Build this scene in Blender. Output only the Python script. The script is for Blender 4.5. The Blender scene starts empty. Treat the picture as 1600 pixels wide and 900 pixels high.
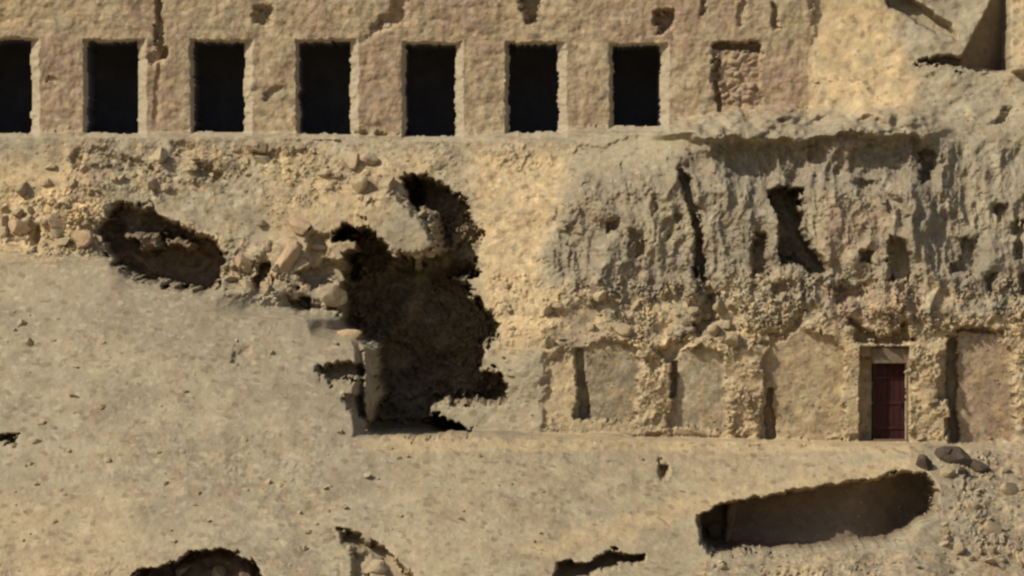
import bpy, bmesh, math, random
import numpy as np
C = bpy.context.scene
col = C.collection
R = math.radians

# ------------------------------------------------------------ camera, sky, sun, exposure
D = 200.0                                   # distance of the lens from the plane y = 0
cam = bpy.data.cameras.new('camera'); cam.lens = 225.0; cam.sensor_width = 36.0
cam.clip_start = 1.0; cam.clip_end = 6000.0
co = bpy.data.objects.new('camera', cam); col.objects.link(co)
co.location = (0, -D, 0); co.rotation_euler = (R(90), 0, 0)
C.camera = co
SUN = np.array([-0.62, -0.42, 0.66]); SUN /= np.linalg.norm(SUN)
w = bpy.data.worlds.new('World'); C.world = w; w.use_nodes = True
nt = w.node_tree; bg = nt.nodes['Background']
sky = nt.nodes.new('ShaderNodeTexSky'); sky.sky_type = 'NISHITA'; sky.sun_disc = False
sky.sun_elevation = math.asin(SUN[2]); sky.sun_rotation = math.atan2(SUN[0], SUN[1])
sky.dust_density = 2.5
nt.links.new(sky.outputs[0], bg.inputs[0]); bg.inputs[1].default_value = 0.075
sl = bpy.data.lights.new('sun', 'SUN'); sl.energy = 3.3; sl.angle = R(0.5); sl.color = (1, .94, .81)
so = bpy.data.objects.new('sun', sl); col.objects.link(so)
from mathutils import Vector
so.rotation_euler = Vector(SUN).to_track_quat('Z', 'Y').to_euler()
C.view_settings.view_transform = 'Standard'; C.view_settings.look = 'None'
C.view_settings.exposure = 0.13; C.view_settings.gamma = 1
C.render.engine = 'CYCLES'
C.cycles.filter_width = 2.4
C.cycles.max_bounces = 5; C.cycles.diffuse_bounces = 3

# ------------------------------------------------------------ noise in numpy
def _h(ix, iy, s):
    n = (ix.astype(np.int64)*374761393 + iy.astype(np.int64)*668265263 + s*974634777) & 0xffffffff
    n = ((n ^ (n >> 13))*1274126177) & 0xffffffff
    n = (n ^ (n >> 16)) & 0xffffffff
    return n/4294967295.0
def vnoise(x, y, s=0):
    ix = np.floor(x); iy = np.floor(y); fx = x-ix; fy = y-iy
    fx = fx*fx*fx*(fx*(fx*6-15)+10); fy = fy*fy*fy*(fy*(fy*6-15)+10)
    a = _h(ix, iy, s); b = _h(ix+1, iy, s); c = _h(ix, iy+1, s); d = _h(ix+1, iy+1, s)
    return (a+(b-a)*fx + (c-a)*fy + (a-b-c+d)*fx*fy)*2-1
def fbm(x, y, s=0, o=4, g=.5):
    t = 0; a = 1; n = 0
    for i in range(o):
        t = t + a*vnoise(x*2**i+i*17.3, y*2**i-i*9.1, s+i); n += a; a *= g
    return t/n
def ridged(x, y, s=0, o=4):
    t = 0; a = 1; n = 0
    for i in range(o):
        t = t + a*(1-2*np.abs(vnoise(x*2**i+i*7.7, y*2**i+i*3.1, s+i))); n += a; a *= .5
    return t/n
def cells(x, y, s=0):
    """lumps: 1 at the middle of a stone, 0 in the gap; and a random value per stone"""
    ix = np.floor(x); iy = np.floor(y)
    d1 = np.full(x.shape, 9.); d2 = np.full(x.shape, 9.); v = np.zeros(x.shape)
    for dx in (-1, 0, 1):
        for dy in (-1, 0, 1):
            cx = ix+dx; cy = iy+dy
            d = np.hypot(cx+_h(cx, cy, s)-x, cy+_h(cx, cy, s+1)-y)
            near = d < d1
            d2 = np.where(near, d1, np.minimum(d2, d)); v = np.where(near, _h(cx, cy, s+2), v)
            d1 = np.where(near, d, d1)
    return np.clip((d2-d1)*1.8, 0, 1), v
def sstep(a, b, x):
    t = np.clip((x-a)/(b-a), 0, 1); return t*t*(3-2*t)

# ------------------------------------------------------------ ground plan of the hillside relief
# profiles of the hill: for stations along the slope, (height mark, depth in metres); 50 marks are a metre
PROF = [
 (-400, [(-900,60),(-300,14),(-100,6.3),(205,6),(215,5.2),(290,4.2),(395,2.6),(900,-10),(1200,-19)]),
 (0,    [(-900,60),(-300,14),(-100,6.3),(205,6),(215,5.2),(290,4.2),(380,2.9),(400,1.9),(900,-10),(1200,-19)]),
 (170,  [(-900,60),(-300,14),(-100,6.3),(205,6),(215,5.2),(290,4.2),(400,3.1),(414,1.3),(900,-10),(1200,-19)]),
 (330,  [(-900,60),(-300,14),(-100,6.3),(205,6),(215,5.2),(290,4.4),(440,2.6),(458,0.5),(900,-10),(1200,-19)]),
 (480,  [(-900,60),(-300,14),(-100,6.3),(207,6),(217,5.2),(290,4.3),(400,3.0),(480,2.2),(500,0),(900,-10),(1200,-19)]),
 (560,  [(-900,60),(-300,14),(-100,6.3),(209,6),(218,5.2),(290,4.2),(400,3.2),(515,2.2),(535,-.75),(900,-10),(1200,-19)]),
 (610,  [(-900,60),(-300,14),(-100,6.3),(212,6),(220,5.2),(290,4.2),(400,3.3),(670,1.2),(684,-4.3),(900,-9.9),(1200,-18.8)]),
 (720,  [(-900,60),(-300,14),(-100,6.3),(210,6),(220,5.2),(300,4.4),(400,3.7),(520,2.3),(672,1.3),(682,-3.9),(900,-9.7),(1200,-18.6)]),
 (850,  [(-900,60),(-300,14),(-100,6.3),(205,6),(215,5.2),(300,4.0),(500,2.0),(676,0.9),(684,-3.3),(900,-9.4),(1200,-18.3)]),
 (1000, [(-900,60),(-300,14),(-100,6.3),(198,6),(208,5),(262,3.8),(270,3.6),(300,3.0),(520,1.6),(540,1.15),(682,1),(688,-2.4),(900,-9),(1200,-18)]),
 (1100, [(-900,60),(-300,14),(-100,6.3),(182,6),(190,5.2),(212,3.0),(220,3.7),(262,3.4),(300,2.6),(520,1.4),(540,1.1),(685,1),(691,-2.2),(900,-8.5),(1200,-18)]),
 (1262, [(-900,60),(-300,14),(-100,6.3),(170,6),(180,5.4),(206,2.8),(213,3.5),(275,3.3),(305,2.5),(450,1.5),(540,1.1),(688,1),(694,-2),(900,-8.2),(1200,-17)]),
 (1274, [(-900,60),(-300,14),(-100,6.7),(0,6.35),(130,5.8),(172,5.3),(206,2.8),(213,3.5),(275,3.3),(305,2.5),(450,1.5),(540,1.1),(688,1),(694,-2),(900,-8.2),(1200,-17)]),
 (1420, [(-900,60),(-300,16),(-100,7.6),(0,6.5),(130,5.3),(178,4.7),(203,2.9),(211,3.4),(270,3.2),(300,2.4),(450,1.5),(540,1),(690,.9),(698,-1.8),(900,-7.8),(1200,-17)]),
 (1500, [(-900,60),(-300,16),(-100,8.2),(0,6.6),(110,5.4),(190,4.4),(300,3.2),(450,1.7),(540,1.05),(692,.8),(705,-1.3),(900,-7),(1200,-16)]),
 (1620, [(-900,60),(-300,16),(-100,8.2),(0,6.8),(110,5.3),(190,4.3),(400,2.6),(540,1.2),(690,.6),(720,-.6),(900,-6),(1200,-16)]),
 (2000, [(-900,60),(-300,16),(0,7.5),(200,4.8),(540,1.5),(690,-.2),(900,-6),(1200,-16)]),
]
def base(px, py):
    cols = [np.interp(py, [a for a, b in p], [b for a, b in p]) for _, p in PROF]
    xs = [c for c, _ in PROF]
    Y = cols[0].copy()
    for i in range(len(xs)-1):
        t = np.clip((px-xs[i])/(xs[i+1]-xs[i]), 0, 1)
        Y = np.where(px >= xs[i], cols[i]*(1-t)+cols[i+1]*t, Y)
    return Y

def axis(lo, hi, step, far_lo, far_hi):
    m = list(np.arange(lo, hi, step)); a = []; s = step; v = lo
    while v > far_lo: s *= 1.12; v -= s; a.append(v)
    b = []; s = step; v = m[-1]
    while v < far_hi: s *= 1.12; v += s; b.append(v)
    return np.array(a[::-1]+m+b)
STEP = 0.036
ax = axis(-19.0, 19.0, STEP, -420, 420)
az = axis(-10.6, 10.6, STEP, -13.2, 30)
X, Z = np.meshgrid(ax, az)
Y = np.zeros_like(X)
q1 = fbm(X*.45, Z*.45, 201, 4, .6); q2 = fbm(X*.7, Z*.9, 211, 4, .6)
for _ in range(4):
    PX = 800+10000*X/(D+Y); PY = 450-10000*Z/(D+Y)
    wq = np.clip((PX-1015)/60, 0, 1)*np.clip((290-PY)/40, 0, 1)
    ex = np.clip(np.abs(PX-1272)/25, 0, 1)
    Y = base(PX+26*q1*ex, PY+(3+20*wq)*q2)
PX = 800+10000*X/(D+Y); PY = 450-10000*Z/(D+Y)
BASE = Y.copy()
near = sstep(-2600, -300, PX)*(1-sstep(1900, 4200, PX))

def seg_dist(px, py, pts, closed):
    d = np.full(px.shape, 1e9); inside = np.zeros(px.shape, bool)
    n = len(pts)
    for i in range(n if closed else n-1):
        x0, y0 = pts[i][:2]; x1, y1 = pts[(i+1) % n][:2]
        vx, vy = x1-x0, y1-y0; L = vx*vx+vy*vy+1e-9
        t = np.clip(((px-x0)*vx+(py-y0)*vy)/L, 0, 1)
        d = np.minimum(d, np.hypot(px-x0-t*vx, py-y0-t*vy))
        if closed:
            c = ((y0 > py) != (y1 > py)) & (px < (x1-x0)*(py-y0)/((y1-y0)+1e-12)+x0)
            inside ^= c
    return d, inside
WX = 11*fbm(X*1.7, Z*1.7, 51, 5, .72); WZ = 11*fbm(X*1.7, Z*1.7, 61, 5, .72)
_, bx1 = cells(X*2.6+.05*WX, Z*2.6+.05*WZ, 301); _, bx2 = cells(X*6.5, Z*6.5, 311)
_, bz1 = cells(X*2.6+.05*WX, Z*2.6+.05*WZ, 321); _, bz2 = cells(X*6.5, Z*6.5, 331)
WX = WX*.85 + 11*(bx1-.5) + 3.5*(bx2-.5); WZ = WZ*.85 + 11*(bz1-.5) + 3.5*(bz2-.5)      # broken, blocky edges
def poly(pts, soft=6, ragged=1.0):
    """weight 0..1 inside a closed outline drawn on the hill face"""
    xs = [p[0] for p in pts]; ys = [p[1] for p in pts]; m = 20+soft*2
    out = np.zeros(PX.shape)
    b = (PX > min(xs)-m) & (PX < max(xs)+m) & (PY > min(ys)-m) & (PY < max(ys)+m)
    if not b.any(): return out
    d, i = seg_dist(PX[b]+ragged*WX[b], PY[b]+ragged*WZ[b], pts, True)
    sd = np.where(i, d, -d)
    out[b] = sstep(-soft*.5, soft*.5, sd)
    return out
def line(pts, wd, soft=4, ragged=1.0):
    xs = [p[0] for p in pts]; ys = [p[1] for p in pts]; m = 20+soft+wd
    out = np.zeros(PX.shape)
    b = (PX > min(xs)-m) & (PX < max(xs)+m) & (PY > min(ys)-m) & (PY < max(ys)+m)
    if not b.any(): return out
    d, _ = seg_dist(PX[b]+ragged*WX[b], PY[b]+ragged*WZ[b], pts, False)
    out[b] = 1-sstep(wd/2-soft/2, wd/2+soft/2, d)
    return out
def rect_sd(x0, y0, x1, y1, ragged=.25):
    px = PX+ragged*WX; py = PY+ragged*WZ
    return np.minimum(np.minimum(px-x0, x1-px), np.minimum(py-y0, y1-py))

# ---- zones
z_fac = poly([(-260,-90),(1271,-90),(1271,172),(1110,182),(1000,197),(850,204),(620,212),(-260,206)], 6, 1.0)
z_crag = poly([(850,400),(870,350),(905,280),(1000,258),(1070,232),(1110,212),(1430,205),(1500,230),(1900,230),(1900,470),(1480,500),(1100,470),(960,470),(880,440)], 30)
z_low = poly([(870,545),(1000,530),(1120,520),(1300,490),(1900,500),(1900,690),(850,684),(850,560)], 16)
z_rub = np.maximum.reduce([poly([(-260,300),(130,300),(200,320),(420,380),(470,430),(480,490),(160,410),(-260,390)], 24),
                poly([(880,440),(1140,430),(1600,440),(1900,470),(1900,560),(1450,520),(1140,560),(1000,545),(860,560),(830,500)], 30),
                poly([(1470,700),(1900,690),(1900,1000),(1000,1000),(1100,880),(1480,860),(1500,780)], 30),
                1.0*poly([(100,225),(560,225),(620,270),(480,330),(100,300)], 40), .5*poly([(600,225),(900,225),(880,300),(820,540),(780,540),(740,330)],40),
  .8*poly([(1140,560),(1190,560),(1188,690),(1140,688)],8), .8*poly([(1422,545),(1476,540),(1476,692),(1422,692)],8), .8*poly([(1584,545),(1900,545),(1900,692),(1584,692)],8), .6*poly([(996,560),(1044,560),(1044,680),(996,680)],8),
                .4*poly([(160,680),(470,720),(580,840),(560,980),(-260,1000),(-260,870),(400,850),(350,780),(150,740)], 110)])
z_sand = np.maximum.reduce([poly([(1272,-90),(1390,-90),(1400,60),(1440,130),(1420,168),(1272,172)], 44),
                .75*poly([(740,230),(900,230),(880,280),(850,370),(840,440),(880,470),(850,540),(790,560),(745,440),(750,330)], 36),
                .85*poly([(-260,250),(130,250),(160,330),(140,400),(-260,395)], 40),
                .85*poly([(-260,-90),(20,-90),(30,40),(-260,60)],30), .7*poly([(1580,-90),(1900,-90),(1900,110),(1580,112)], 10)])
z_scree = poly([(-260,392),(160,405),(320,452),(480,486),(560,520),(600,682),(1440,694),(1470,760),(1100,880),(1000,1100),(-260,1100)], 24)
face = np.clip(z_fac, 0, 1)
# ---- broad and fine relief
nz = near
big = .55*fbm(X*.13, Z*.2, 1, 3)
Y = Y + nz*big*(1-z_fac)*(1-.7*z_low)
Y = Y + (1-nz)*6*fbm(X*.02, Z*.03, 5, 4)
Y = Y + z_fac*(.13*fbm(X*.7, Z*.55, 3, 5, .6)+.04*ridged(X*1.6, Z*2.6, 4, 5)+.05*fbm(X*2.5, Z*2, 6, 4, .7))
cr_v = ridged(X*1.25+.3*fbm(X, Z, 8, 2), Z*.42, 10, 5)
cr_n = fbm(X*1.1, Z*1.0, 14, 5, .6)
cr_b = ridged(X*.55+.5*fbm(X*.6, Z*.6, 18, 3), Z*.22, 16, 3)
Y = Y - z_crag*(.5*cr_b+.26*cr_v+.20*cr_n)
wx2 = fbm(X*2.6, Z*2.6, 151, 4, .6); wz2 = fbm(X*2.6, Z*2.6, 161, 4, .6)
gap, val = cells(X*1.9+.16*WX+.7*wx2, Z*2.7+.16*WZ+.7*wz2, 20)
gap2, val2 = cells(X*4.6+.2*WX+1.1*wx2, Z*6+.2*WZ+1.1*wz2, 30)
val2 = np.clip(val2*(.55+.9*fbm(X*.9, Z*1.1, 163, 3)), 0, 1)
gap3, val3 = cells(X*9+.1*WX, Z*11+.1*WZ, 35)
patch = sstep(-.25, .35, fbm(X*.5, Z*.7, 42, 3))
Y = Y - z_rub*(.24*gap*val*patch+.13*gap2*val2+.25*fbm(X*.9, Z*1.1, 24, 4, .6))
Y = Y - z_crag*(.10*gap*val+.05*gap2*val2)
Y = Y - z_low*(.07*gap2*val2+.07*fbm(X*1.3, Z*1.3, 27, 4))
rest = np.clip(1-z_fac-z_crag-z_low-z_rub*.6, 0, 1)
Y = Y - z_scree*nz*.16*fbm(X*.28, Z*.75, 403, 4, .55)
Y = Y - rest*nz*(.10*fbm(X*.8, Z*1.2, 29, 5, .62)+.05*gap2*np.clip(val2-.35, 0, 1)*patch)*(1-.6*z_sand)
Y = Y - nz*(1-z_fac*.7)*.022*gap3*np.clip(val3-.45, 0, 1)*2*(1-.7*z_sand)

# ---- hollows, clefts and cracks: (outline, depth, softness)
def dig(m, r):
    global Y
    Y = Y + m*r
CAVE = [(540,404),(556,392),(552,372),(524,372),(520,358),(558,352),(590,372),(612,392),(636,404),(650,420),(668,404),(690,402),(706,440),(724,448),
        (757,478),(774,514),(758,548),(752,574),(776,584),(794,602),(786,626),(700,626),(670,634),(664,646),(714,660),(742,678),(574,680),(584,660),(597,610),(591,536),(562,526),(536,500),(540,460)]
LOBE = [(632,280),(662,278),(704,296),(733,328),(740,356),(756,370),(744,388),(744,424),(716,440),(690,430),(676,408),(700,384),(692,362),(674,338),(644,318)]
TRENCH = [(152,352),(190,322),(238,322),(262,350),(328,374),(348,400),(338,438),(318,456),(290,450),(230,438),(176,414),(168,392)]
PIT = [(1098,806),(1140,788),(1300,762),(1400,744),(1445,742),(1464,770),(1462,806),(1400,846),(1330,856),(1220,864),(1110,862),(1098,840)]
m_cave = np.maximum(poly(CAVE, 9, 1.15), poly(LOBE, 9, 1.15))
m_lump = poly([(560,316),(610,300),(650,330),(680,368),(686,396),(650,408),(610,392),(560,362)], 22)
Y = Y - 1.1*m_lump
deep = 4.3+1.9*sstep(430, 600, PY) - 1.9*sstep(640, 670, PX)*(1-sstep(400, 440, PY))
inner = .9*fbm(X*.8, Z*.8, 70, 5, .6)-.5*gap*val-.2*gap2*val2
Y = Y + m_cave*(deep+inner)
m_tr = poly(TRENCH, 12, .9)
Y = Y*(1-m_tr) + m_tr*(5.4+.5*fbm(X*1.4, Z*1.8, 71, 4))
Y = Y - 1.7*poly([(196,362),(240,372),(250,396),(214,396)], 14)*m_tr - 1.6*poly([(252,366),(300,378),(296,392),(256,386)], 12)*m_tr
m_pit = poly(PIT, 12, .5)
Y = Y*(1-m_pit) + m_pit*(-2.35+1.5*sstep(1330, 1450, PX)+.12*fbm(X*.9, Z*1.6, 72, 4)-.55*sstep(800, 865, PY))
Y = Y - .5*poly([(1140,792),(1160,786),(1150,850),(1136,858)], 8, .3)*m_pit
# left scree wall beside the cave: a pale standing slab edge
m_slab = poly([(566,538),(592,545),(597,612),(594,662),(572,655)], 8, .5)
Y = Y - .8*m_slab
DARK = [
 ([(464,424),(500,412),(548,404),(552,432),(500,446),(466,446)], .9, 8), ([(484,366),(512,364),(514,412),(486,414)], .55, 10), ([(560,500),(538,496),(500,486),(470,474),(460,462),(500,474)], .5, 8),
 ([(500,572),(562,570),(566,592),(510,597)], 1.1, 5), ([(538,622),(562,618),(570,650),(556,654)], .8, 6),
 ([(396,414),(416,410),(420,458),(400,462)], 1.1, 6), ([(350,420),(392,410),(392,440),(352,448)], .35, 10),
 ([(450,462),(482,470),(490,488),(466,488)], .8, 6), ([(46,356),(62,356),(64,392),(50,390)], .5, 8), ([(86,348),(100,350),(96,372),(86,368)], .3, 8),
 ([(0,682),(30,684),(30,693),(-4,693)], .9, 4),
 # upper rock face
 ([(812,-20),(845,-20),(842,34),(824,36)], .7, 7), ([(1026,22),(1048,20),(1052,44),(1032,46)], .6, 7), ([(400,14),(420,14),(420,36),(402,36)], .4, 9),
 ([(612,-20),(634,-20),(632,34),(600,44),(580,56),(592,32),(612,20)], .3, 10),
 # crag
 ([(1062,262),(1078,276),(1090,318),(1098,380),(1106,440),(1092,440),(1086,380),(1078,330)], 1.1, 5),
 ([(1176,372),(1196,366),(1198,430),(1182,432)], .9, 6),
 ([(1200,298),(1252,292),(1250,340),(1262,374),(1290,424),(1266,428),(1244,402),(1226,412),(1216,380),(1222,340),(1204,318)], 1.9, 8),
 ([(1340,286),(1362,284),(1420,316),(1412,340),(1372,312)], .5, 10),
 ([(1390,366),(1404,372),(1428,406),(1424,438),(1394,440)], 1.1, 6),
 ([(1348,398),(1366,398),(1366,416),(1348,416)], .8, 5),
 ([(1438,240),(1456,236),(1456,280),(1440,282)], .9, 6),
 ([(1506,372),(1526,366),(1524,424),(1490,426),(1486,412),(1504,406)], .6, 7),
 ([(1556,326),(1572,322),(1574,344),(1558,346)], .7, 5), ([(1584,350),(1596,348),(1598,400),(1586,402)], .6, 6),
 ([(1592,432),(1612,430),(1612,462),(1594,460)], .8, 5), ([(1544,430),(1556,430),(1556,456),(1544,456)], .6, 6),
 ([(952,344),(966,342),(966,360),(952,360)], .6, 6), ([(990,366),(1004,364),(1006,402),(992,404)], .6, 6),
 ([(1036,348),(1060,336),(1062,366),(1040,374)], .4, 8), ([(1018,300),(1038,312),(1022,334)], .3, 8),
 ([(872,356),(900,346),(914,388),(896,392),(880,376)], .4, 10),
 ([(1300,452),(1352,444),(1350,456),(1316,476),(1302,478)], .5, 7), ([(1208,446),(1228,440),(1234,456),(1212,464)], .5, 7),
 ([(1060,238),(1200,226),(1320,236),(1430,226),(1446,238),(1400,262),(1240,282),(1130,272),(1070,262)], .3, 16),
 # shaded breaks over the lower niches
 ([(1030,546),(1080,522),(1100,490),(1106,466),(1120,464),(1120,494),(1094,522),(1066,548),(1050,574),(1034,564)], .45, 7),
 ([(1186,534),(1222,516),(1254,490),(1262,500),(1240,526),(1200,544)], .4, 8),
 ([(1334,500),(1352,520),(1400,520),(1418,502),(1424,536),(1340,538)], .6, 7),
 ([(1010,560),(1030,558),(1030,582),(1012,580)], .3, 8),
 ([(1470,552),(1484,540),(1484,600),(1472,620)], .2, 8), ([(1478,600),(1494,600),(1498,628),(1470,624)], .4, 8),
 # foreground
 ([(1030,722),(1042,722),(1042,744),(1032,744)], .6, 6),
 ([(528,832),(560,836),(610,862),(645,900),(650,930),(618,930),(600,884),(560,862),(534,850)], .9, 9),
 ([(552,868),(574,870),(574,930),(560,930)], .6, 8),
 ([(364,548),(390,544),(392,566),(370,568)], .22, 12),
 ([(1560,176),(1576,176),(1576,196),(1546,194)], .3, 10),
 # right-hand brow

 ([(1436,96),(1480,90),(1572,98),(1574,112),(1490,106)], .9, 5),
 ([(310,254),(334,262),(352,280),(336,286),(318,270)], .4, 8), ([(112,242),(132,240),(130,262),(114,262)], .3, 9),
 ([(150,236),(240,256),(244,268),(190,266)], .25, 10), ([(270,226),(310,228),(306,242),(268,240)], .2, 9), ([(400,238),(440,238),(438,258),(404,256)], .25, 9),
]
dig(poly([(1376,-20),(1404,-20),(1450,14),(1486,36),(1494,58),(1466,52),(1432,30),(1392,8)], 7, .3), 1.0)
for pts, r, s in DARK: dig(poly(pts, s+4, .85), r*(.8 if pts[0][1] > 225 and pts[0][1] < 470 and 850 < pts[0][0] and r < 1.5 else 1.1))
# great dark mouth at the lower edge on the left, with stones across it
MOUTH = [(216,896),(250,888),(288,864),(330,860),(372,864),(394,880),(414,902),(420,960),(180,960)]
m_mouth = poly(MOUTH, 8, .8)
Y = Y + m_mouth*(1.9+.4*fbm(X*2, Z*2, 75, 3))
# dark low bank at the bottom
m_low2 = poly([(866,900),(872,880),(930,876),(956,856),(974,864),(1004,866),(1004,880),(960,886),(930,892),(900,906),(880,940),(850,940)], 7, .7)
Y = Y + m_low2*1.2
# cracks in the upper rock face
CRACK = line([(244,-30),(246,30),(250,74),(258,84),(250,96),(246,130),(242,190)], 9, 5, .7)
dig(CRACK*(.25+.75*(PY < 92)), .35)
dig(line([(232,92),(256,86)], 12, 5, .5), .2)
for L_, w_, r_ in [([(1210,10),(1214,44)], 10, .3), ([(1160,6),(1156,40)], 7, .15), ([(420,150),(436,142)], 9, .15), ([(1100,6),(1096,24)], 8, .2),
                   ([(900,240),(1010,216)], 9, .1), ([(78,124),(86,130)], 8, .12)]:
    dig(line(L_, w_, 5, .6), r_)

# ---- blocked doorway of the upper face
bsd = rect_sd(1114, 66, 1192, 176, .8)
brick = np.clip(sstep(0, 4, bsd), 0, 1)
bg_, bv_ = cells(X*3.4, Z*5.0, 80)
Y = Y + brick*(.20-.16*bg_*bv_)
dig(line([(1118,72),(1150,71),(1186,73)], 10, 4, .4), .45); dig(line([(1120,96),(1118,140),(1124,172)], 10, 4, .5), .25)

# ---- open doorways: a splayed stone frame and a deep chamber
DOORS = [(-32,62,50,209), (131,64,217,210), (298,64,383,208), (463,64,549,210), (629,68,713,214), (790,68,874,208), (953,70,1034,199)]
door_id = np.zeros(PX.shape, int); door_deep = np.zeros(PX.shape, bool)
for k, (x0, y0, x1, y1) in enumerate(DOORS):
    px = PX+.22*WX+2.0*fbm(X*6,Z*6,171,3); py = PY+.22*WZ+2.0*fbm(X*6,Z*6,172,3)
    l = px-x0+1; r = x1+11-px; t = py-y0+3; b = y1+5-py
    sd = np.minimum(np.minimum(l/7, r/14), np.minimum(t/5, b/8))     # 1 where the splay ends
    m = sd > 0
    Y = np.where(m, Y + .36*np.clip(sd, 0, 1), Y)
    dp = sd > 1
    Y = np.where(dp, BASE+4.2+.2*fbm(X*.8, Z*.8, 90, 3), Y)
    door_id[m] = k+1; door_deep |= dp
# ---- lower niches with smoothed back walls
NICHES = [([(898,545),(905,538),(990,536),(996,560),(994,655),(900,657)], .34, 'square niche'), 
          ([(1046,575),(1062,550),(1100,538),(1128,548),(1136,580),(1136,672),(1046,668)], .30, 'pale'),
          ([(1192,560),(1206,534),(1250,514),(1296,520),(1316,548),(1322,600),(1322,686),(1190,686)], .34, 'wide'),
          ([(1480,545),(1492,522),(1530,514),(1572,522),(1582,560),(1582,690),(1480,692)], .38, 'pink')]
niche_id = np.zeros(PX.shape, int); m_n = np.zeros(PX.shape)
for k, (pts, r, _) in enumerate(NICHES):
    m = poly(pts, 4, .8)
    flat = 1.05+r+.07*fbm(X*1.3, Z*1.3, 95, 5, .65)-.05*gap2*np.clip(val2-.3, 0, 1)
    Y = Y*(1-m)+m*flat
    niche_id[m > .5] = k+1; m_n = np.maximum(m_n, m)
for L_, w_, r_ in [([(908,548),(909,600),(914,650)], 13, .35), ([(1054,572),(1052,618)], 10, .4), ([(1203,615),(1202,640),(1206,682)], 13, .5), ([(1490,535),(1490,600),(1494,690)], 14, .5), ([(1484,524),(1500,516),(1566,518)], 8, .3)]:
    dig(line(L_, w_, 4, .5), r_)
# ---- lower doorway
px = PX+.12*WX; py = PY+.12*WZ
ld = (px > 1343) & (px < 1421) & (py > 541) & (py < 691)
Y = np.where(ld, 1.05+.55+.03*fbm(X*2, Z*2, 97, 3), Y)
dd = (px > 1366) & (px < 1416) & (py > 568) & (py < 690)
Y = np.where(dd, 1.05+1.3, Y)
rec = (px > 1346) & (px < 1367) & (py > 556) & (py < 690)
Y = np.where(rec, Y+.35, Y)
# ---- top-right buttress: a rock wedge whose end face stands in its own shade
wedge = [(1500,97),(1566,-30),(1576,-30),(1576,108),(1500,100)]
m_w = poly(wedge, 4, .2)
Y = Y*(1-m_w)+m_w*(np.interp(PX, [1500,1576], [6.3, 7.9]))
# bright bank right of the wedge
Y = Y - .6*poly([(1578,-60),(1720,-60),(1720,112),(1578,112)], 4, .2)

# ------------------------------------------------------------ materials
def node_mat(name, build):
    m = bpy.data.materials.new(name); m.use_nodes = True
    n = m.node_tree.nodes; l = m.node_tree.links
    build(m, n, l, n['Principled BSDF']); return m
def rgb(n, c):
    r = n.new('ShaderNodeRGB'); r.outputs[0].default_value = (*c, 1); return r.outputs[0]
def mixc(n, l, fac, a, b, mode='MIX'):
    x = n.new('ShaderNodeMix'); x.data_type = 'RGBA'; x.blend_type = mode
    for i, v in ((0, fac), (6, a), (7, b)):
        if isinstance(v, (int, float)): x.inputs[i].default_value = v
        elif isinstance(v, tuple): x.inputs[i].default_value = (*v, 1)
        else: l.new(v, x.inputs[i])
    return x.outputs[2]
def noise(n, l, vec, scale, detail=6, rough=.6):
    t = n.new('ShaderNodeTexNoise'); t.inputs['Scale'].default_value = scale
    t.inputs['Detail'].default_value = detail; t.inputs['Roughness'].default_value = rough
    l.new(vec, t.inputs['Vector']); return t
def ramp(n, l, f, stops):
    r = n.new('ShaderNodeValToRGB'); e = r.color_ramp.elements
    while len(e) < len(stops): e.new(.5)
    for q, (p, c) in zip(e, stops): q.position = p; q.color = (c, c, c, 1) if isinstance(c, (int, float)) else (*c, 1)
    l.new(f, r.inputs[0]); return r.outputs[0]
TAN = (.338,.280,.182)
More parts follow.
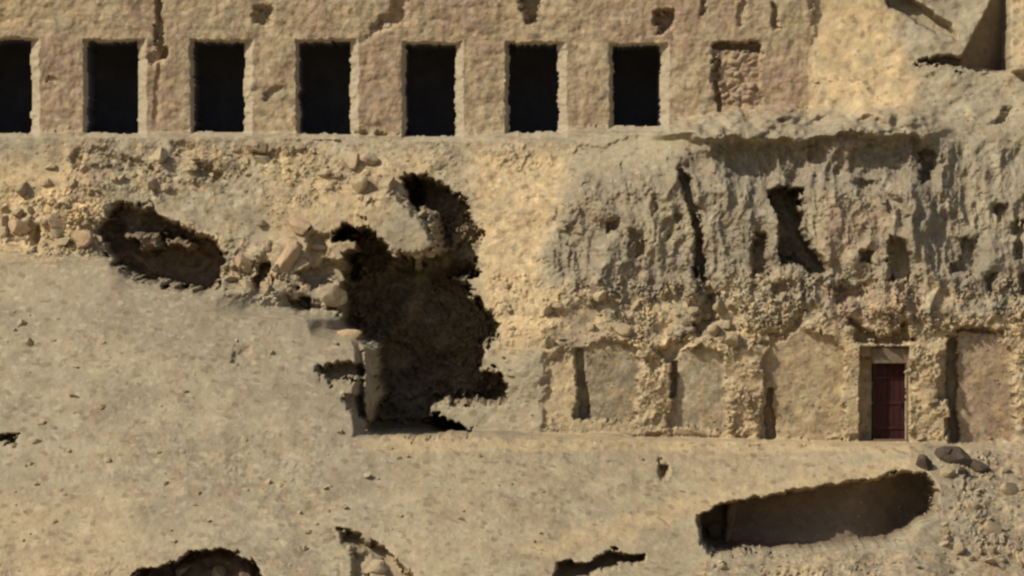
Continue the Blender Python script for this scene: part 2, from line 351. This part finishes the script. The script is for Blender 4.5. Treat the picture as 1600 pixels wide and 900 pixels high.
def rock(m, n, l, p):
    g = n.new('ShaderNodeNewGeometry'); pos = g.outputs['Position']
    a = n.new('ShaderNodeAttribute'); a.attribute_name = 'soil_shade'
    s = n.new('ShaderNodeSeparateColor'); l.new(a.outputs['Color'], s.inputs[0])
    base = ramp(n, l, noise(n, l, pos, .55, 5, .65).outputs[0], [(.3, (.26,.205,.135)), (.5, TAN), (.68, (.415,.342,.232))])
    c = mixc(n, l, s.outputs[0], base, (.56,.41,.222))                      # yellow sand, also the painted sunlit crest strip
    c = mixc(n, l, s.outputs[1], c, (.345,.245,.160))                        # pink rock
    c = mixc(n, l, s.outputs[2], c, (.250,.210,.148))                        # weathered grey-green rock; on the cliff also painted shade, most under its lip
    ru = n.new('ShaderNodeAttribute'); ru.attribute_name = 'rubble'; ru = ru.outputs['Fac']
    f1 = ramp(n, l, noise(n, l, pos, 3.2, 4, .7).outputs[0], [(.3, .52), (.42, .85), (.55, 1.05), (.72, 1.5)])
    c = mixc(n, l, ru, c, mixc(n, l, 1.0, c, f1, 'MULTIPLY'))
    n5 = noise(n, l, pos, 1.6, 5, .7)
    c = mixc(n, l, 1.0, c, ramp(n, l, n5.outputs[0], [(.32, .86), (.5, 1.0), (.68, 1.1)]), 'MULTIPLY')
    n6 = noise(n, l, pos, 2.3, 4, .65)
    c = mixc(n, l, ru, c, mixc(n, l, ramp(n, l, n6.outputs[0], [(.53, 0.0), (.62, .75)]), c, (.53,.38,.20)))
    n2 = noise(n, l, pos, 1.7, 3, .6)
    c = mixc(n, l, ramp(n, l, n2.outputs[0], [(.52, 0.0), (.64, .38)]), c, (.30,.215,.135))
    n4 = noise(n, l, pos, 1.1, 3, .6)
    c = mixc(n, l, ramp(n, l, n4.outputs[0], [(.54, 0.0), (.66, .35)]), c, (.29,.275,.165))
    v = n.new('ShaderNodeTexVoronoi'); v.inputs['Scale'].default_value = 5.5; l.new(mixc(n, l, .12, pos, noise(n, l, pos, 3, 3).outputs['Color'], 'ADD'), v.inputs['Vector'])
    sp = n.new('ShaderNodeSeparateColor'); l.new(v.outputs['Color'], sp.inputs[0])
    c = mixc(n, l, ramp(n, l, sp.outputs[0], [(.84, 0.0), (.95, .35)]), c, (.52,.44,.30))
    c = mixc(n, l, ramp(n, l, sp.outputs[1], [(.90, 0.0), (.93, .5)]), c, (.19,.14,.085))
    c = mixc(n, l, a.outputs['Alpha'], (.125,.078,.055), c)                     # dark brown painted in as shade inside hollows
    l.new(c, p.inputs['Base Color']); p.inputs['Roughness'].default_value = .95
    p.inputs['Specular IOR Level'].default_value = .15
    b = n.new('ShaderNodeBump'); b.inputs['Strength'].default_value = .8; b.inputs['Distance'].default_value = .05
    l.new(noise(n, l, pos, 7, 6, .7).outputs[0], b.inputs['Height']); l.new(b.outputs[0], p.inputs['Normal'])
M_rock = node_mat('weathered_limestone', rock)
def plain(c, c2, sc, rough=.9, bump=.02):
    def f(m, n, l, p):
        g = n.new('ShaderNodeNewGeometry'); pos = g.outputs['Position']
        t = noise(n, l, pos, sc, 8, .75)
        l.new(ramp(n, l, t.outputs[0], [(.3, c), (.7, c2)]), p.inputs['Base Color'])
        p.inputs['Roughness'].default_value = rough; p.inputs['Specular IOR Level'].default_value = .2
        b = n.new('ShaderNodeBump'); b.inputs['Distance'].default_value = bump; l.new(t.outputs[0], b.inputs['Height']); l.new(b.outputs[0], p.inputs['Normal'])
    return f
M_chamber_shade = node_mat('shade_dark_chamber_rock', plain((.10,.095,.10), (.17,.155,.16), 1.5))  # walls coloured dark so the openings read as deep shade
M_frame = node_mat('dressed_stone', plain((.33,.27,.18), (.46,.38,.26), 3))
M_plaster = node_mat('pale_plaster', plain((.30,.245,.17), (.42,.35,.24), 2.5))
M_lintel = node_mat('old_masonry', plain((.12,.09,.06), (.24,.185,.12), 5, .95, .03))
M_door = node_mat('maroon_paint', plain((.028,.008,.008), (.060,.018,.016), 4, .8, .006))
M_iron = node_mat('dark_iron', plain((.02,.018,.016), (.05,.04,.035), 9, .5, .003))
M_stone = node_mat('loose_stone', plain((.22,.165,.10), (.50,.40,.25), 1.4, .95, .03))
M_dkstone = node_mat('dark_stone', plain((.06,.045,.032), (.13,.10,.07), 3, .95, .04))
M_desert = node_mat('desert_floor', plain((.30,.24,.15), (.42,.34,.21), .2))

# ------------------------------------------------------------ soil attribute (ground colours, with some shade and sunlight painted in)
hollow_shade = np.ones(PX.shape)  # painted shade: below one, hollows and the wedge face turn darker
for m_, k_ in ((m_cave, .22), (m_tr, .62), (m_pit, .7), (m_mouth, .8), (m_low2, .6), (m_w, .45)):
    hollow_shade = np.minimum(hollow_shade, 1-k_*sstep(.3, 1, m_))
hollow_shade = np.maximum(hollow_shade, .9*m_slab)
m_cfloor = poly([(668,634),(738,630),(760,640),(745,662),(700,650)], 8, .6)
pink = np.clip(.8*poly([(1275,310),(1390,330),(1380,400),(1290,420)],30)+.9*poly([(1285,445),(1440,450),(1436,505),(1300,505)],20)+z_fac*(.2+.8*sstep(-.2, .35, fbm(X*.6, Z*.45, 101, 3))) + .6*brick + .8*poly([(1498,528),(1582,528),(1582,690),(1498,690)], 6)
       + .45*poly([(440,330),(480,350),(450,440),(420,440)], 20) + .5*z_rub*sstep(.1, .5, fbm(X*.6, Z*.6, 103, 3)), 0, 1)
grey = np.clip(z_crag*.9*sstep(-.6, .2, fbm(X*.4, Z*.5, 105, 3))*(1-.9*poly([(1275,300),(1400,320),(1400,420),(1440,500),(1290,500),(1270,400)],40)) + .5*poly([(900,540),(990,540),(990,655),(900,655)], 6)
       + .55*z_scree*(1-sstep(520,700,PX))*(1-.6*sstep(720,860,PY))*sstep(-.6, .3, fbm(X*.25, Z*.3, 107, 3)) + .75*poly([(1060,228),(1430,220),(1440,270),(1250,300),(1070,275)], 16), 0, 1)  # last band darkens the rock to paint the lip's shadow
soil_shade = np.stack([np.clip(z_sand+.28*z_fac+.45*z_low*(1-m_n)+.35*poly([(1192,520),(1320,520),(1320,690),(1192,690)],8)+.45*poly([(420,240),(700,240),(640,310),(480,440),(410,440)],40)+.24*z_scree*sstep(560,640,PX)+.5*poly([(575,681),(1445,690),(1440,706),(560,704)],8,.4)+.4*poly([(800,860),(1100,770),(1440,715),(1440,742),(1100,800),(880,870)],26)+.10*z_scree*sstep(.0,.35,fbm(X*.16, Z*.5, 401, 3))+.3*poly([(-260,760),(200,760),(230,900),(-260,990)],60)+.35*z_rub*sstep(-.1, .4, fbm(X*.7, Z*.7, 109, 3)), 0, 1), pink, grey, hollow_shade], -1)  # crest strip and bank over the pit paled to look sunlit

# ------------------------------------------------------------ split the surface into objects
nr, nc = X.shape
VX = np.stack([X, Y, Z], -1).reshape(-1, 3); SOIL_SHADE = soil_shade.reshape(-1, 4)
RUB = np.clip(.22+z_rub-.05*z_crag+.5*z_low+.4*z_fac+.3*z_sand-.1*z_scree-.0*m_n, .1, 1).ravel()
i0 = (np.arange(nr-1)[:, None]*nc+np.arange(nc-1)[None, :]).ravel()
QUADS = np.stack([i0, i0+1, i0+nc+1, i0+nc], -1)            # outward normal faces the camera (-y)
def fm(a):                                                     # per-face value from its lower left vertex
    return a[:-1, :-1].ravel()
def fcen(a): return ((a[:-1, :-1]+a[1:, :-1]+a[:-1, 1:]+a[1:, 1:])/4).ravel()
def grid_obj(name, fsel, mat, parent=None):
    q = QUADS[fsel]; u, inv = np.unique(q, return_inverse=True)
    me = bpy.data.meshes.new(name)
    me.vertices.add(len(u)); me.vertices.foreach_set('co', VX[u].astype(np.float32).ravel())
    me.loops.add(q.size); me.loops.foreach_set('vertex_index', inv.astype(np.int32).ravel())
    me.polygons.add(len(q)); me.polygons.foreach_set('loop_start', (np.arange(len(q))*4).astype(np.int32))
    me.update(calc_edges=True)
    at = me.attributes.new('soil_shade', 'FLOAT_COLOR', 'POINT'); at.data.foreach_set('color', SOIL_SHADE[u].astype(np.float32).ravel())
    at = me.attributes.new('rubble', 'FLOAT', 'POINT'); at.data.foreach_set('value', RUB[u].astype(np.float32))
    me.materials.append(mat)
    o = bpy.data.objects.new(name, me); col.objects.link(o)
    if parent: o.parent = parent
    return o
def tag(o, label=None, cat=None, group=None, kind=None):
    for k, v in (('label', label), ('category', cat), ('group', group), ('kind', kind)):
        if v: o[k] = v
    return o
def thing(name, label, cat, group=None):
    o = bpy.data.objects.new(name, None); col.objects.link(o); o.empty_display_size = .3
    return tag(o, label, cat, group)
NF = len(QUADS); own = np.zeros(NF, int)
fx = fcen(PX); fy = fcen(PY)
def inpoly(pts, rag=.8):
    _, i = seg_dist(fx+rag*fcen(WX), fy+rag*fcen(WZ), pts, True); return i
own[:] = 1                                                     # hillside
own[(inpoly([(-9000,395),(0,395),(160,408),(320,454),(480,488),(560,524),(600,684),(1440,694),(1476,740),(9000,740),(9000,9000),(-9000,9000)]))] = 2   # scree slope
own[inpoly([(845,420),(865,350),(900,280),(1000,254),(1070,228),(1110,208),(1440,200),(1500,222),(1760,215),(1760,500),(1440,494),(1300,486),(1120,516),(1000,530),(870,548),(850,470)])] = 3
own[inpoly([(870,548),(1000,530),(1120,516),(1300,486),(1440,494),(1760,500),(1760,692),(1440,691),(850,682),(850,560)], .4)] = 4
own[fcen(z_fac) > .5] = 5
own[fcen(m_cave) > .5] = 6
own[(fcen(m_tr) > .5)] = 7
own[fcen(m_pit) > .5] = 8
own[fcen(m_mouth) > .5] = 9
own[inpoly([(1372,-60),(1760,-60),(1760,112),(1560,116),(1430,108),(1500,90),(1490,60),(1440,40)], .4)] = 10
own[fcen(m_slab) > .6] = 11
own[fcen(m_lump) > .4] = 12
own[(own == 12) & (fcen(m_cave) > .5)] = 6
own[fcen(m_low2) > .5] = 13
fdoor = np.zeros(NF, int); fd = fm(door_id); fdeep = fm(door_deep)
# a face belongs to the chamber if any of its corners is deep
anyd = (door_deep[:-1, :-1] | door_deep[1:, :-1] | door_deep[:-1, 1:] | door_deep[1:, 1:]).ravel()
idmax = np.maximum.reduce([door_id[:-1, :-1], door_id[1:, :-1], door_id[:-1, 1:], door_id[1:, 1:]]).ravel()
own[(idmax > 0)] = 100
tag(grid_obj('hillside', own == 1, M_rock), 'sandy limestone hillside with rubble between the tomb fronts', kind='structure')
tag(grid_obj('scree_slope', own == 2, M_rock), 'smooth beige scree slope and path across the foreground', kind='structure')
tag(grid_obj('rock_cliff', own == 3, M_rock), 'craggy grey-brown cliff split by vertical clefts above the maroon door', 'cliff')
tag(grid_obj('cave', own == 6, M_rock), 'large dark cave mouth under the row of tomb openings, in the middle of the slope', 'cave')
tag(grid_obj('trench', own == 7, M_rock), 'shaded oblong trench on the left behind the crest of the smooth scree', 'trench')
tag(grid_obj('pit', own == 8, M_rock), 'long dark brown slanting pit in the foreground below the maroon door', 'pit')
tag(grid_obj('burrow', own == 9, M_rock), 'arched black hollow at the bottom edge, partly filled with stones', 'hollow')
tag(grid_obj('rock_ledge', own == 10, M_rock), 'stepped rock ledge with a dark wedge-shaped face beyond the end of the tomb front', 'ledge')
tag(grid_obj('stone_slab', own == 11, M_rock), 'pale upright slab edge on the left side of the cave mouth', 'slab')
tag(grid_obj('boulder', own == 12, M_rock), 'big rounded grey boulder overhanging the top of the cave', 'boulder')
tag(grid_obj('dark_bank', own == 13, M_rock), 'low dark undercut bank at the bottom edge, left of the long pit', 'bank')
# upper tomb front
fac = thing('tomb_facade', 'rock-cut tomb front with a row of seven black openings', 'tomb front')
grid_obj('wall', own == 5, M_rock, fac)
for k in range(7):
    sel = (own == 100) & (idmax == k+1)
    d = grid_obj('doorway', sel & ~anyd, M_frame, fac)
    grid_obj('chamber', sel & anyd, M_chamber_shade, d)
# lower tomb front
low = thing('lower_tomb_facade', 'rough lower tomb front with arched niches and a maroon door under the cliff', 'tomb front')
nid = fm(niche_id); nid[own != 4] = 0
grid_obj('wall', (own == 4) & (nid == 0), M_rock, low)
nl = ['shallow square niche in grey-green rock', 'small arched niche with pale back wall', 'wide arched niche with smooth tan back wall', 'arched niche with pink plastered back wall']
for k in range(4):
    tag(grid_obj('niche', nid == k+1, M_rock, low), nl[k])

# ------------------------------------------------------------ helpers for placed objects
def at(px, py, Yv): s = (D+Yv)/10000; return Vector(((px-800)*s, Yv, (450-py)*s))
def mesh_obj(name, bm, mat, parent=None, smooth=False):
    me = bpy.data.meshes.new(name); bm.to_mesh(me); bm.free(); me.materials.append(mat)
    if smooth: me.polygons.foreach_set('use_smooth', [True]*len(me.polygons))
    o = bpy.data.objects.new(name, me); col.objects.link(o)
    if parent: o.parent = parent
    return o
def box(bm, c, s, bev=.01, rot=0):
    r = bmesh.ops.create_cube(bm, size=1)
    vs = r['verts']
    for v in vs: v.co = Vector((v.co.x*s[0], v.co.y*s[1], v.co.z*s[2]))
    if rot:
        from mathutils import Matrix
        bmesh.ops.rotate(bm, verts=vs, cent=(0,0,0), matrix=Matrix.Rotation(rot, 3, 'Y'))
    bmesh.ops.translate(bm, verts=vs, vec=c)
    if bev:
        es = list({e for v in vs for e in v.link_edges})
        bmesh.ops.bevel(bm, geom=es, offset=bev, segments=2, affect='EDGES')

# the lower doorway with its plank door
dw = bpy.data.objects.new('doorway', None); col.objects.link(dw); dw.parent = low
YD = 1.75
a = at(1367, 690, YD); b = at(1416, 568, YD)
wd = b.x-a.x; ht = b.z-a.z; cx = (a.x+b.x)/2; cz = (a.z+b.z)/2
bm = bmesh.new()
for i in range(5):
    box(bm, (a.x+wd*(i+.5)/5, YD, cz), (wd/5-.012, .05, ht), .006)
for zz in (.18, .5, .82): box(bm, (cx, YD-.04, a.z+ht*zz), (wd-.06, .03, .12), .006)
leaf = mesh_obj('door_leaf', bm, M_door, dw)
bm = bmesh.new(); box(bm, (a.x+wd*.82, YD-.075, a.z+ht*.48), (.035, .03, .16), .008); mesh_obj('handle', bm, M_iron, leaf)
for zz in (.18, .82):
    bm = bmesh.new(); box(bm, (a.x+wd*.2, YD-.062, a.z+ht*zz), (wd*.36, .012, .05), .003); mesh_obj('hinge', bm, M_iron, leaf)
bm = bmesh.new(); box(bm, (cx, 1.5, a.z+.04), (wd+.16, .5, .09), .02); mesh_obj('threshold', bm, M_lintel, dw)
bm = bmesh.new(); l0 = at(1362, 568, 1.5); l1 = at(1422, 544, 1.5)
box(bm, ((l0.x+l1.x)/2, 1.52, (l0.z+l1.z)/2), (l1.x-l0.x, .3, l1.z-l0.z), .02); mesh_obj('lintel', bm, M_lintel, dw)
bm = bmesh.new(); j0 = at(1417, 690, 1.5)
box(bm, (j0.x+.03, 1.5, cz), (.10, .3, ht), .02); mesh_obj('jamb', bm, M_lintel, dw)

# stones
rnd = random.Random(7)
def stone_mesh(seed, sq=(1, 1, .7), sub=3):
    bm = bmesh.new(); bmesh.ops.create_icosphere(bm, subdivisions=sub, radius=.5)
    r = random.Random(seed); pl = []
    for i in range(9):
        n = Vector((r.gauss(0,1), r.gauss(0,1), r.gauss(0,1))).normalized(); pl.append((n, r.uniform(.16, .34)))
    from mathutils import noise as mn
    for v in bm.verts:
        for n, dd in pl:
            e = v.co.dot(n)-dd
            if e > 0: v.co -= n*e*.92
        v.co *= 1+.10*mn.noise(v.co*3+Vector((seed, 0, 0)))+.05*mn.noise(v.co*8)
        v.co.x *= sq[0]; v.co.y *= sq[1]; v.co.z *= sq[2]
    me = bpy.data.meshes.new('stone'); bm.to_mesh(me); bm.free(); return me
def surf(px, py):                                             # depth of the hill under a spot on it
    Yv = 0.
    for _ in range(5):
        p = at(px, py, Yv); j = np.searchsorted(ax, p.x); i = np.searchsorted(az, p.z)
        Yv = float(Y[min(i, nr-1), min(j, nc-1)])
    return at(px, py, Yv)
SM = [stone_mesh(i, (1, .9, .55+.12*(i % 4))) for i in range(8)]
for m in SM: m.materials.append(M_stone)
M_peach = node_mat('peach_stone', plain((.36,.25,.15), (.56,.41,.25), 2.5, .95, .05))
PM = stone_mesh(41, (.8, .8, 1.25)); PM.materials.clear(); PM.materials.append(M_peach)
DM = [m.copy() for m in SM[:4]]
for m in DM: m.materials.clear(); m.materials.append(M_dkstone)
def stone(px, py, size, mesh, name='stone', label=None, group=None, sq=None, rot=None):
    p = surf(px, py)
    o = bpy.data.objects.new(name, mesh); col.objects.link(o); o.location = p+Vector((0, -.14*size, .02*size))
    o.rotation_euler = rot or (rnd.uniform(-.3,.3), rnd.uniform(-.3,.3), rnd.uniform(0, 6.3)); o.scale = sq or (size,)*3
    return tag(o, label, 'rock' if name != 'stone' else 'stone', group)
# ones with a look of their own
JD = [stone_mesh(60+i, (1, .9, .8), 2) for i in range(5)]
for m in JD: m.materials.append(M_dkstone)
for (x, y, sq, rt, lb) in [(1498, 716, (1.7, 1.1, 1.0), (.1, .4, 0), 'biggest jagged dark rock of the clump above the right end of the long pit'),
      (1526, 730, (1.1, .9, .95), (.3, .5, .4), 'jagged dark rock at the right end of the clump above the long pit'),
      (1474, 710, (1.2, .9, .75), (0, .1, 1), 'flat dark rock at the left of the clump above the long pit'),
      (1446, 726, (.7, .7, 1.1), (.2, 0, .3), 'dark rock touching the upper right corner of the long pit'),
      (1506, 738, (.6, .5, .45), (.5, .2, .8), 'lowest dark rock of the clump above the long pit')]:
    stone(x, y, 1.0, JD[rnd.randrange(5)], 'rock', lb, 'dark rocks above the long pit', sq=sq, rot=rt)
PJ = [stone_mesh(80+i, (1, .9, .85), 3) for i in range(5)]
for m in PJ: m.materials.append(M_peach)
for (x, y, sq, rt, lb) in [(468, 352, (1.0, .9, .8), (.1, .3, 0), 'sunlit peach block at the top of the blocks between trench and cave'),
      (420, 446, (.7, .7, .6), (.3, .1, .4), 'low peach block at the foot of the peach rocks beside the trench'),
      (458, 392, (.9, .8, .9), (0, .5, 1), 'middle sunlit peach block between trench and cave'),
      (546, 526, (1.1, .8, .75), (.1, .15, 2.8), 'peach block on the scree crest against the left side of the cave'),
      (30, 352, (.9, .8, .7), (.2, .2, .3), 'peach block on the yellow bank near the left edge'),
      (86, 350, (.9, .8, .9), (.5, .2, .8), 'peach block on the yellow bank just left of the trench'),
      (128, 372, (.8, .8, .8), (.1, .4, .8), 'low peach block touching the left end of the trench'),
      (6, 346, (.7, .7, .9), (.1, .2, 1.8), 'peach block cut by the left edge of the picture'),
      (380, 408, (.7, .7, .6), (.4, .2, .2), 'peach block at the right end of the trench')]:
    stone(x, y, 1.0, PJ[rnd.randrange(5)], 'rock', lb, 'peach blocks along the bank', sq=sq, rot=rt)
stone(1118, 836, .8, DM[2], 'rock', 'dark blackish rock at the left end of the long pit', sq=(.7, .6, 1.0))
stone(522, 462, 1.0, SM[1], 'rock', 'sunlit yellow block standing at the left edge of the cave', sq=(.9, .9, 1.15), rot=(0, .2, .4))
stone(478, 478, .6, SM[2], 'rock', 'pale flat stone at the crest between trench and cave', sq=(.9, .7, .6))
stone(442, 415, .8, PM, 'rock', 'peach coloured upright rock between trench and cave', sq=(1.15, 1.0, 1.6), rot=(0, .4, .2))
stone(492, 388, .6, SM[4], 'rock', 'small pale rock in the upper left corner of the cave', sq=(.8, .6, .6))
stone(592, 884, .8, SM[5], 'rock', 'greyish rock in the broken hollow at the bottom, right of the arched one', sq=(1.1, .8, 1.0))
stone(285, 892, .7, SM[6], 'rock', 'rounded stone in the mouth of the arched hollow', sq=(.8, .7, .6))
stone(340, 896, .6, SM[7], 'rock', 'rounded stone at the right of the arched hollow mouth', sq=(.9, .7, .5))
stone(410, 350, .5, SM[0], 'rock', 'small square-edged rock above the peach rock by the trench', sq=(.6,.5,.5))
# countable loose stones
ZONES = [((0, 560), (480, 850), 64, .12, .42, 'loose stones on the scree slope', 'weathered beige stone lying loose on the smooth scree slope'),
         ((600, 1080), (700, 850), 26, .10, .30, 'loose stones on the foreground path', 'small beige stone on the foreground path'),
         ((1470, 1600), (730, 890), 44, .2, .75, 'stones of the rubble slope', 'yellowish stone in the rubble right of the long pit'),
         ((1100, 1500), (868, 896), 20, .15, .45, 'stones under the long pit', 'beige stone lying below the long pit'),
         ((20, 620), (226, 300), 52, .22, .8, 'stones under the tomb openings', 'broken stone in the debris below the tomb openings'),
         ((0, 150), (300, 392), 24, .25, .8, 'stones on the yellow bank', 'stone on the yellow bank left of the trench'),
         ((845, 1180), (455, 535), 46, .2, .75, 'stones under the cliff', 'stone in the rubble under the left of the cliff'),
         ((750, 800), (440, 600), 16, .15, .5, 'stones on the right rim of the cave', 'stone on the sunlit right rim of the cave'),
         ((560, 720), (384, 412), 14, .15, .5, 'stones on the brow of the cave', 'stone on the brow of the cave'),
         ((1420, 1474), (560, 685), 14, .15, .45, 'stones of the pier beside the door', 'pale stone of the pier right of the maroon door'),
         ((1146, 1186), (570, 685), 12, .15, .45, 'stones of the pier between niches', 'pale stone of the pier left of the wide niche'),
         ((350, 450), (380, 455), 14, .3, .8, 'stones by the trench', 'brown stone in the rubble at the right end of the trench'),
         ((380, 640), (740, 880), 24, .12, .4, 'stones near the arched hollow', 'stone on the rough patch above the arched hollow')]
for (xa, xb), (ya, yb), cnt, s0, s1, grp, lab in ZONES:
    sizes = sorted((s0+(s1-s0)*rnd.random()**2.2 for _ in range(cnt)), reverse=True)
    for i, s in enumerate(sizes):
        x = rnd.uniform(xa, xb); y = rnd.uniform(ya, yb)
        if i < 4: lb = ('largest ', 'second largest ', 'third largest ', 'fourth largest ')[i] + lab
        elif 'tomb openings' in grp:
            q = min(range(7), key=lambda k: abs((DOORS[k][0]+DOORS[k][2])/2-x))
            lb = 'broken stone in the debris below the %s tomb opening' % ('leftmost', 'second', 'third', 'fourth', 'fifth', 'sixth', 'seventh')[q]
        else:
            lb = lab + (' nearer its left side' if x < (xa+xb)/2 else ' nearer its right side')
        stone(x, y, s, SM[rnd.randrange(8)], 'stone', lb, grp)

# uncountable small scree: one mesh
def gravel(name, regions, label):
    vs = []; fs = []
    tpl = []
    for k in range(4):
        bm = bmesh.new(); bmesh.ops.create_icosphere(bm, subdivisions=1, radius=.5)
        r = random.Random(k)
        for v in bm.verts: v.co *= r.uniform(.65, 1.1)
        tpl.append((np.array([v.co[:] for v in bm.verts]), np.array([[v.index for v in f.verts] for f in bm.faces]))); bm.free()
    n0 = 0
    for (xa, xb, ya, yb, cnt, s0, s1) in regions:
        for i in range(cnt):
            p = surf(rnd.uniform(xa, xb), rnd.uniform(ya, yb)); s = s0+(s1-s0)*rnd.random()**2.5
            tv, tf = tpl[rnd.randrange(4)]; a_ = rnd.uniform(0, 6.28); c_, s_ = math.cos(a_), math.sin(a_)
            v = tv*np.array([s*rnd.uniform(.8,1.5), s, s*rnd.uniform(.5,.9)])
            v = np.stack([v[:,0]*c_-v[:,1]*s_, v[:,0]*s_+v[:,1]*c_, v[:,2]], -1)+np.array(p[:])
            vs.append(v); fs.append(tf+n0); n0 += len(v)
    me = bpy.data.meshes.new(name); me.from_pydata(np.concatenate(vs).tolist(), [], np.concatenate(fs).tolist()); me.materials.append(M_stone)
    o = bpy.data.objects.new(name, me); col.objects.link(o); tag(o, label, kind='stuff'); return o
gravel('gravel', [(-100, 1700, 470, 960, 5200, .03, .10), (-100, 740, 222, 400, 1500, .03, .12), (840, 1700, 440, 560, 1300, .03, .12), (1440, 1700, 690, 960, 1100, .04, .14), (1280,1700,110,230,500,.03,.1)],
       'small gravel and chips strewn over the slopes')

# the flat desert at the foot of the hill, out to the horizon
bm = bmesh.new()
N = 40
g = [[None]*(N+1) for _ in range(N+1)]
for i in range(N+1):
    for j in range(N+1):
        u = (i/N*2-1); v = (j/N*2-1); g[i][j] = bm.verts.new((u*abs(u)*3000, v*abs(v)*3000, -12.6))
for i in range(N):
    for j in range(N): bm.faces.new((g[i][j], g[i+1][j], g[i+1][j+1], g[i][j+1]))
tag(mesh_obj('ground', bm, M_desert), 'flat desert floor at the foot of the hill', kind='structure')
